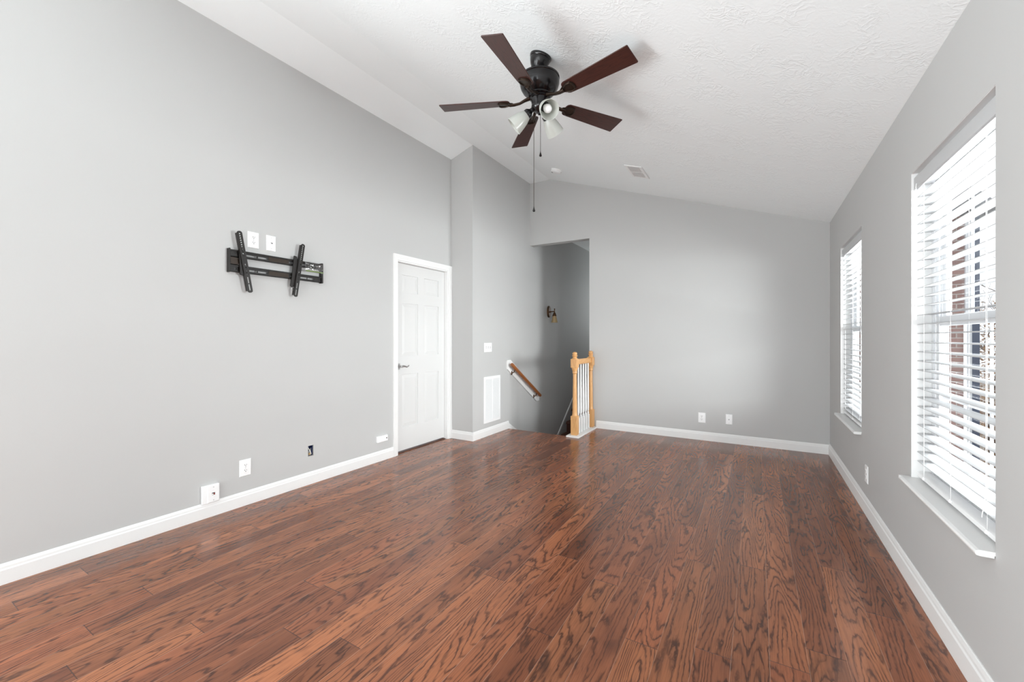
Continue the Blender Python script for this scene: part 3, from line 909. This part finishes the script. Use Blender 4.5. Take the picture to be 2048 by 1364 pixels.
pj = empty('phone_jack', (XL, 1.396, 0.160), PI / 2)
tag(pj, 'thick white surface phone jack box just above the left baseboard', 'phone jack')
m = MB().box(-0.052, 0.052, -0.024, 0, -0.0615, 0.0615)
m.build('body', PLASTIC, pj, bevel=0.004)
plate_mesh(0.072, 0.117, 0.004).build('faceplate', PLASTIC, pj, smooth=False).location = (0.014, -0.024, 0)
jk = MB().box(0.004, 0.022, -0.0295, -0.027, -0.009, 0.007).build('jack_port', DARK, pj, smooth=False)
MB().box(0.014, 0.0205, -0.0300, -0.0285, -0.006, 0.003).build('jack_contact', RED, jk, smooth=False)
MB().box(0.004, 0.012, -0.0302, -0.0285, -0.007, 0.001).build('jack_cover', PLASTIC, jk, smooth=False)
for zz in (0.044, -0.044):
    MB().lathe([(0.0032, 0), (0.003, 0.001), (0.0, 0.0014)], 12, Matrix.Translation((0.014, -0.028, zz)) @ Matrix.Rotation(PI / 2, 4, 'X')).build('screw', NICKEL, pj)

sj = empty('jack_box', (XL, 2.907, 0.221), PI / 2)
tag(sj, 'small white rectangular jack box low on the wall beside the door', 'jack box')
MB().box(-0.068, 0.068, -0.024, 0, -0.031, 0.031).build('body', PLASTIC, sj, bevel=0.004)
MB().box(0.045, 0.055, -0.0248, -0.0235, -0.006, 0.006).build('jack_port', DARK, sj, smooth=False)
MB().box(-0.03, 0.034, -0.0255, -0.0235, -0.018, 0.018).build('cover', PLASTIC, sj, bevel=0.001)

jb = empty('junction_box', (XL, (JBOX[0] + JBOX[1]) / 2, (JBOX[2] + JBOX[3]) / 2), PI / 2)
tag(jb, 'open uncovered wall box with blue inside and a loose white cable', 'electrical box')
hw, hh = (JBOX[1] - JBOX[0]) / 2 - 0.0005, (JBOX[3] - JBOX[2]) / 2 - 0.0005
m = MB()
d = 0.06
for (xa, xb, za, zb) in ((-hw, -hw + 0.003, -hh, hh), (hw - 0.003, hw, -hh, hh), (-hw, hw, -hh, -hh + 0.003), (-hw, hw, hh - 0.003, hh)):
    m.box(xa, xb, 0.011, d, za, zb)
m.box(-hw, hw, d - 0.003, d, -hh, hh)
m.build('box_shell', BLUE, jb, smooth=False)
m = MB()
for (xa, xb, za, zb) in ((-hw, -hw + 0.002, -hh, hh), (hw - 0.002, hw, -hh, hh), (-hw, hw, -hh, -hh + 0.004), (-hw, hw, hh - 0.002, hh)):
    m.box(xa, xb, 0.0005, 0.011, za, zb)
m.build('drywall_edge', DRYW, jb, smooth=False)
cb = MB().tube([(-0.012, 0.055, 0.034), (-0.012, 0.02, 0.026), (-0.010, 0.004, 0.008), (-0.003, 0.0, -0.010), (0.006, 0.006, -0.026), (0.004, 0.012, -0.032)], 0.0035, 10).build('cable', CABLE, jb)
MB().box(-0.014, -0.002, 0.004, 0.016, -0.034, -0.018).build('connector', TAN, cb, bevel=0.001)
MB().prism([(-hw + 0.002, -hh + 0.003), (hw - 0.002, -hh + 0.003), (hw - 0.002, 0.018), (0.004, -0.004)], 'y', 0.030, 0.032).build('drywall_flap', DRYW, jb, smooth=False)

# ------------------------------------------------------------------ television mount on the left wall
tv = empty('television_wall_mount', (XL, 1.87, 1.775))
tag(tv, 'black metal television wall mount with two tilted arms on the left wall', 'tv mount')
to = tv.location


def slotted_rail(za, zb, slots, name):
    """C-shaped rail along Y with long slots; slots are (y0, y1)"""
    zc = (za + zb) / 2 - 0.004
    m_ = MB().wall('x', -3.214, -3.2115, (1.512, 2.232), (za, zb), [(s0, s1, zc - 0.007, zc + 0.007) for s0, s1 in slots])
    m_.box(XL, -3.2115, 1.512, 2.232, zb - 0.003, zb).box(XL, -3.2115, 1.512, 2.232, za, za + 0.003)
    m_.box(-3.2118, -3.203, 1.512, 2.232, zb - 0.012, zb - 0.004)
    m_.box(-3.2118, -3.206, 1.512, 2.232, za + 0.002, za + 0.006)
    return m_.build(name, BLACKM, tv, smooth=False, origin=to)


slotted_rail(1.806, 1.856, [(1.545, 1.562), (1.624, 1.695), (1.706, 1.780), (1.945, 1.994), (2.045, 2.090), (2.11, 2.165)], 'rail')
slotted_rail(1.698, 1.748, [(1.545, 1.562), (1.624, 1.695), (1.706, 1.780), (1.945, 1.985), (2.034, 2.096), (2.102, 2.162)], 'rail')
# joining sleeve: the inner half of each rail slides in the outer half
m = MB()
for za, zb in ((1.812, 1.846), (1.704, 1.738)): m.box(-3.2145, -3.2095, 1.786, 1.940, za, zb)
m.build('rail_sleeve', BROWNM, tv, bevel=0.001, origin=to)
for ya, yb in ((1.503, 1.512), (2.224, 2.238)):
    m = MB().box(XL, -3.196, ya, yb, 1.692, 1.862)
    m.build('end_cap', BLACKM, tv, bevel=0.003, origin=to)
MB().prism([(1.515, 1.752), (1.515, 1.802), (1.562, 1.802), (1.585, 1.775), (1.562, 1.752)], 'x', XL, -3.207).build('end_plate', BROWNM, tv, bevel=0.001, origin=to)


def arm(top, bot, wdt):
    """perforated channel: holes in its upper part, two long slots at its foot"""
    t_, b_ = Vector((0, *top)), Vector((0, *bot))
    L = (t_ - b_).length
    ang = math.atan2(-(t_.y - b_.y), t_.z - b_.z)
    M_ = Matrix.Translation((-3.176, b_.y, b_.z)) @ Matrix.Rotation(ang, 4, 'X')
    h_ = wdt / 2
    holes = []
    for k in range(11):
        zz = L - 0.016 - k * 0.0155
        holes.append((-0.0042, 0.0042, zz - 0.0042, zz + 0.0042))
    for k in range(5):
        zz = L * 0.46 - k * 0.016
        holes.append((-0.003, 0.003, zz - 0.005, zz + 0.005))
    holes += [(-0.0038, 0.0038, 0.014, 0.058), (-0.0038, 0.0038, 0.066, 0.110)]
    w_ = MB().wall('x', -0.0012, 0.0012, (-h_, h_), (0.010, L - 0.010), holes)
    for sgn in (-1, 1):
        w_.box(-0.022, 0.0, sgn * h_ - 0.0012, sgn * h_ + 0.0012, 0.010, L - 0.010)
    # rounded ends
    for zc, s0 in ((L - 0.010, 1), (0.010, -1)):
        pts = [(h_ * math.cos(PI * k / 10), zc + s0 * h_ * 0.75 * math.sin(PI * k / 10)) for k in range(11)]
        if s0 < 0: pts = pts[::-1]
        w_.prism(pts, 'x', -0.0012, 0.0012)
    m_ = MB().add(w_.v, w_.f, M_)
    return m_.build('arm', BLACKM, tv, smooth=False, origin=to)


arm((1.557, 1.985), (1.634, 1.558), 0.036)
arm((2.042, 1.986), (1.976, 1.556), 0.032)
# tilt brackets hooking the arms to the rails
MB().prism([(1.562, 1.875), (1.585, 1.880), (1.606, 1.70), (1.596, 1.675), (1.572, 1.68)], 'x', -3.2025, -3.186).build('tilt_bracket', BLACKM, tv, bevel=0.002, origin=to)
MB().prism([(1.976, 1.885), (1.998, 1.880), (2.006, 1.80), (1.980, 1.655), (1.958, 1.628), (1.945, 1.640), (1.958, 1.72), (1.966, 1.80)], 'x', -3.2025, -3.188).build('tilt_bracket', BLACKM, tv, bevel=0.002, origin=to)
pts = [(-3.192, 1.955 + 0.010 * math.cos(a_) + 0.006, 1.622 + 0.016 * math.sin(a_)) for a_ in [2 * PI * k / 16 for k in range(17)]]
MB().tube(pts, 0.002, 6).build('release_ring', NICKEL, tv, origin=to)
for yy, zz in ((1.588, 1.832), (1.604, 1.724), (2.018, 1.832), (2.002, 1.724)):
    MB().lathe([(0.008, 0), (0.008, 0.008), (0.0, 0.010)], 14, Matrix.Translation((-3.19, yy, zz)) @ Matrix.Rotation(PI / 2, 4, 'Y')).build('bolt', NICKEL, tv, origin=to)

hb = empty('hardware_bag', (-3.18, 2.14, 1.80))
tag(hb, 'clear plastic bag of black screws with green seal on the mount', 'plastic bag')
rnd = random.Random(3)
vs, fs = [], []
nx, nz = 14, 9
for s_ in (0, 1):
    for j in range(nz):
        for i in range(nx):
            fu, fv = i / (nx - 1), j / (nz - 1)
            edge = min(fu, 1 - fu, fv, 1 - fv)
            puff = 0.011 * min(1, edge * 5) * (1 if s_ else -1)
            vs.append((puff + rnd.uniform(-0.003, 0.003), -0.078 + 0.156 * fu + rnd.uniform(-0.002, 0.002), -0.022 + 0.080 * fv - 0.010 * fu + rnd.uniform(-0.003, 0.003)))
    o_ = s_ * nx * nz
    for j in range(nz - 1):
        for i in range(nx - 1):
            k = o_ + j * nx + i
            fs.append((k, k + 1, k + nx + 1, k + nx))
MB().add(vs, fs).build('bag_film', BAG, hb)
for k in range(12):
    y_, z_ = rnd.uniform(-0.06, 0.062), rnd.uniform(0.012, 0.044)
    M = Matrix.Translation((rnd.uniform(-0.004, 0.004), y_, z_)) @ Matrix.Rotation(rnd.uniform(-0.5, 0.5), 4, 'X') @ Matrix.Rotation(PI / 2, 4, 'X')
    MB().lathe([(0.0, -0.014), (0.0022, -0.012), (0.0022, 0.012), (0.0050, 0.012), (0.0045, 0.016), (0.0, 0.0165)], 10, M).build('screw', BLACKM if k % 3 else NICKEL, hb)
g = MB().box(-0.001, 0.001, -0.070, 0.086, -0.026, -0.019).build('seal_strip', GREEN, hb, smooth=False)
g['label'] = 'green seal strip'

# ------------------------------------------------------------------ outside, seen through the blinds
MB().box(-6, 40, -12, 60, -2.95, -2.9).build('ground', GROUND, smooth=False)
struct(bpy.data.objects['ground'], 'leaf littered ground outside the windows', 'ground')
nh = empty('neighbor_house', (1.6, 9.0, -2.9))
tag(nh, 'brick neighbouring house with blue grey shutter seen through the near blind', 'house')
no = nh.location
MB().box(0.2, 2.80, 9.0, 15.0, -2.9, 3.2).build('brick_wall', BRICK, nh, smooth=False, origin=no)
MB().box(2.735, 2.81, 8.955, 9.0, -2.9, 3.2).build('corner_trim', SIDING, nh, smooth=False, origin=no)
MB().box(2.805, 2.885, 8.95, 9.03, -2.9, 3.2).build('shutter', SHUTTER, nh, smooth=False, origin=no)
MB().prism([(9.0 - 0.4, 3.1), (15.4, 3.1), (12.0, 5.2)], 'x', 0.0, 3.0).build('roof', ROOFM, nh, smooth=False, origin=no)
m = MB()
for z in (-1.6, 0.35):
    m.box(1.5, 2.3, 8.97, 9.0, z, z + 1.4)
m.build('window_frame', SIDING, nh, smooth=False, origin=no)


def bare_tree(loc, height, seed, label):
    r_ = random.Random(seed)
    m_ = MB()

    def branch(p, d, length, rad, lvl):
        pts = [p]; rs = [rad]
        n_ = 4
        for k in range(n_):
            d = (d + Vector((r_.uniform(-.22, .22), r_.uniform(-.22, .22), r_.uniform(-.05, .15)))).normalized()
            pts.append(pts[-1] + d * length / n_)
            rs.append(rad * (1 - 0.5 * (k + 1) / n_))
        m_.tube(pts, rs, 5)
        if lvl < 4:
            for k in range(4 if lvl < 2 else 3):
                i = r_.choice((2, 3, 4))
                dd = (d + Vector((r_.uniform(-1, 1), r_.uniform(-1, 1), r_.uniform(-.2, .7))) * 0.9).normalized()
                branch(pts[i], dd, length * r_.uniform(.55, .75), rs[i] * .62, lvl + 1)
    branch(Vector((0, 0, 0)), Vector((0, 0, 1)), height * 0.42, height * 0.014, 0)
    o = m_.build('bare_tree', BARK)
    o.location = loc
    return tag(o, label, 'tree', 'bare trees outside')


bare_tree((7.6, 22.0, -2.9), 9.0, 5, 'bare winter tree outside, nearest behind the near blind')
bare_tree((12.5, 34.0, -2.9), 12.0, 12, 'bare winter tree farther off behind the near blind')
m = MB()
rl = random.Random(21)
for k in range(7000):
    a_, e_ = rl.uniform(0, 2 * PI), rl.uniform(-1, 1)
    rr_ = 1.25 * rl.random() ** (1 / 3)
    c_ = Vector((rr_ * math.cos(a_) * math.sqrt(1 - e_ * e_) * 1.1, rr_ * math.sin(a_) * math.sqrt(1 - e_ * e_) * 1.1, 2.6 + rr_ * e_ * 1.9))
    M = Matrix.Translation(c_) @ Matrix.Rotation(rl.uniform(0, 6), 4, 'Z') @ Matrix.Rotation(rl.uniform(0, 3), 4, 'X')
    m.add([(-.032, 0, 0), (0, -.02, .006), (.036, 0, 0), (0, .02, .006)], [(0, 1, 2, 3)], M)
lf = empty('dry_leaf_tree', (4.35, 12.9, -2.9))
tag(lf, 'small tree with dry tan leaves beyond the brick house', 'tree')
m.build('foliage', LEAF, lf, smooth=False)
MB().tube([(0, 0, 0), (0.05, 0, 1.2), (-0.05, 0.05, 2.4), (0.1, 0, 3.6)], [0.09, 0.07, 0.05, 0.02], 8).build('trunk', BARK, lf)
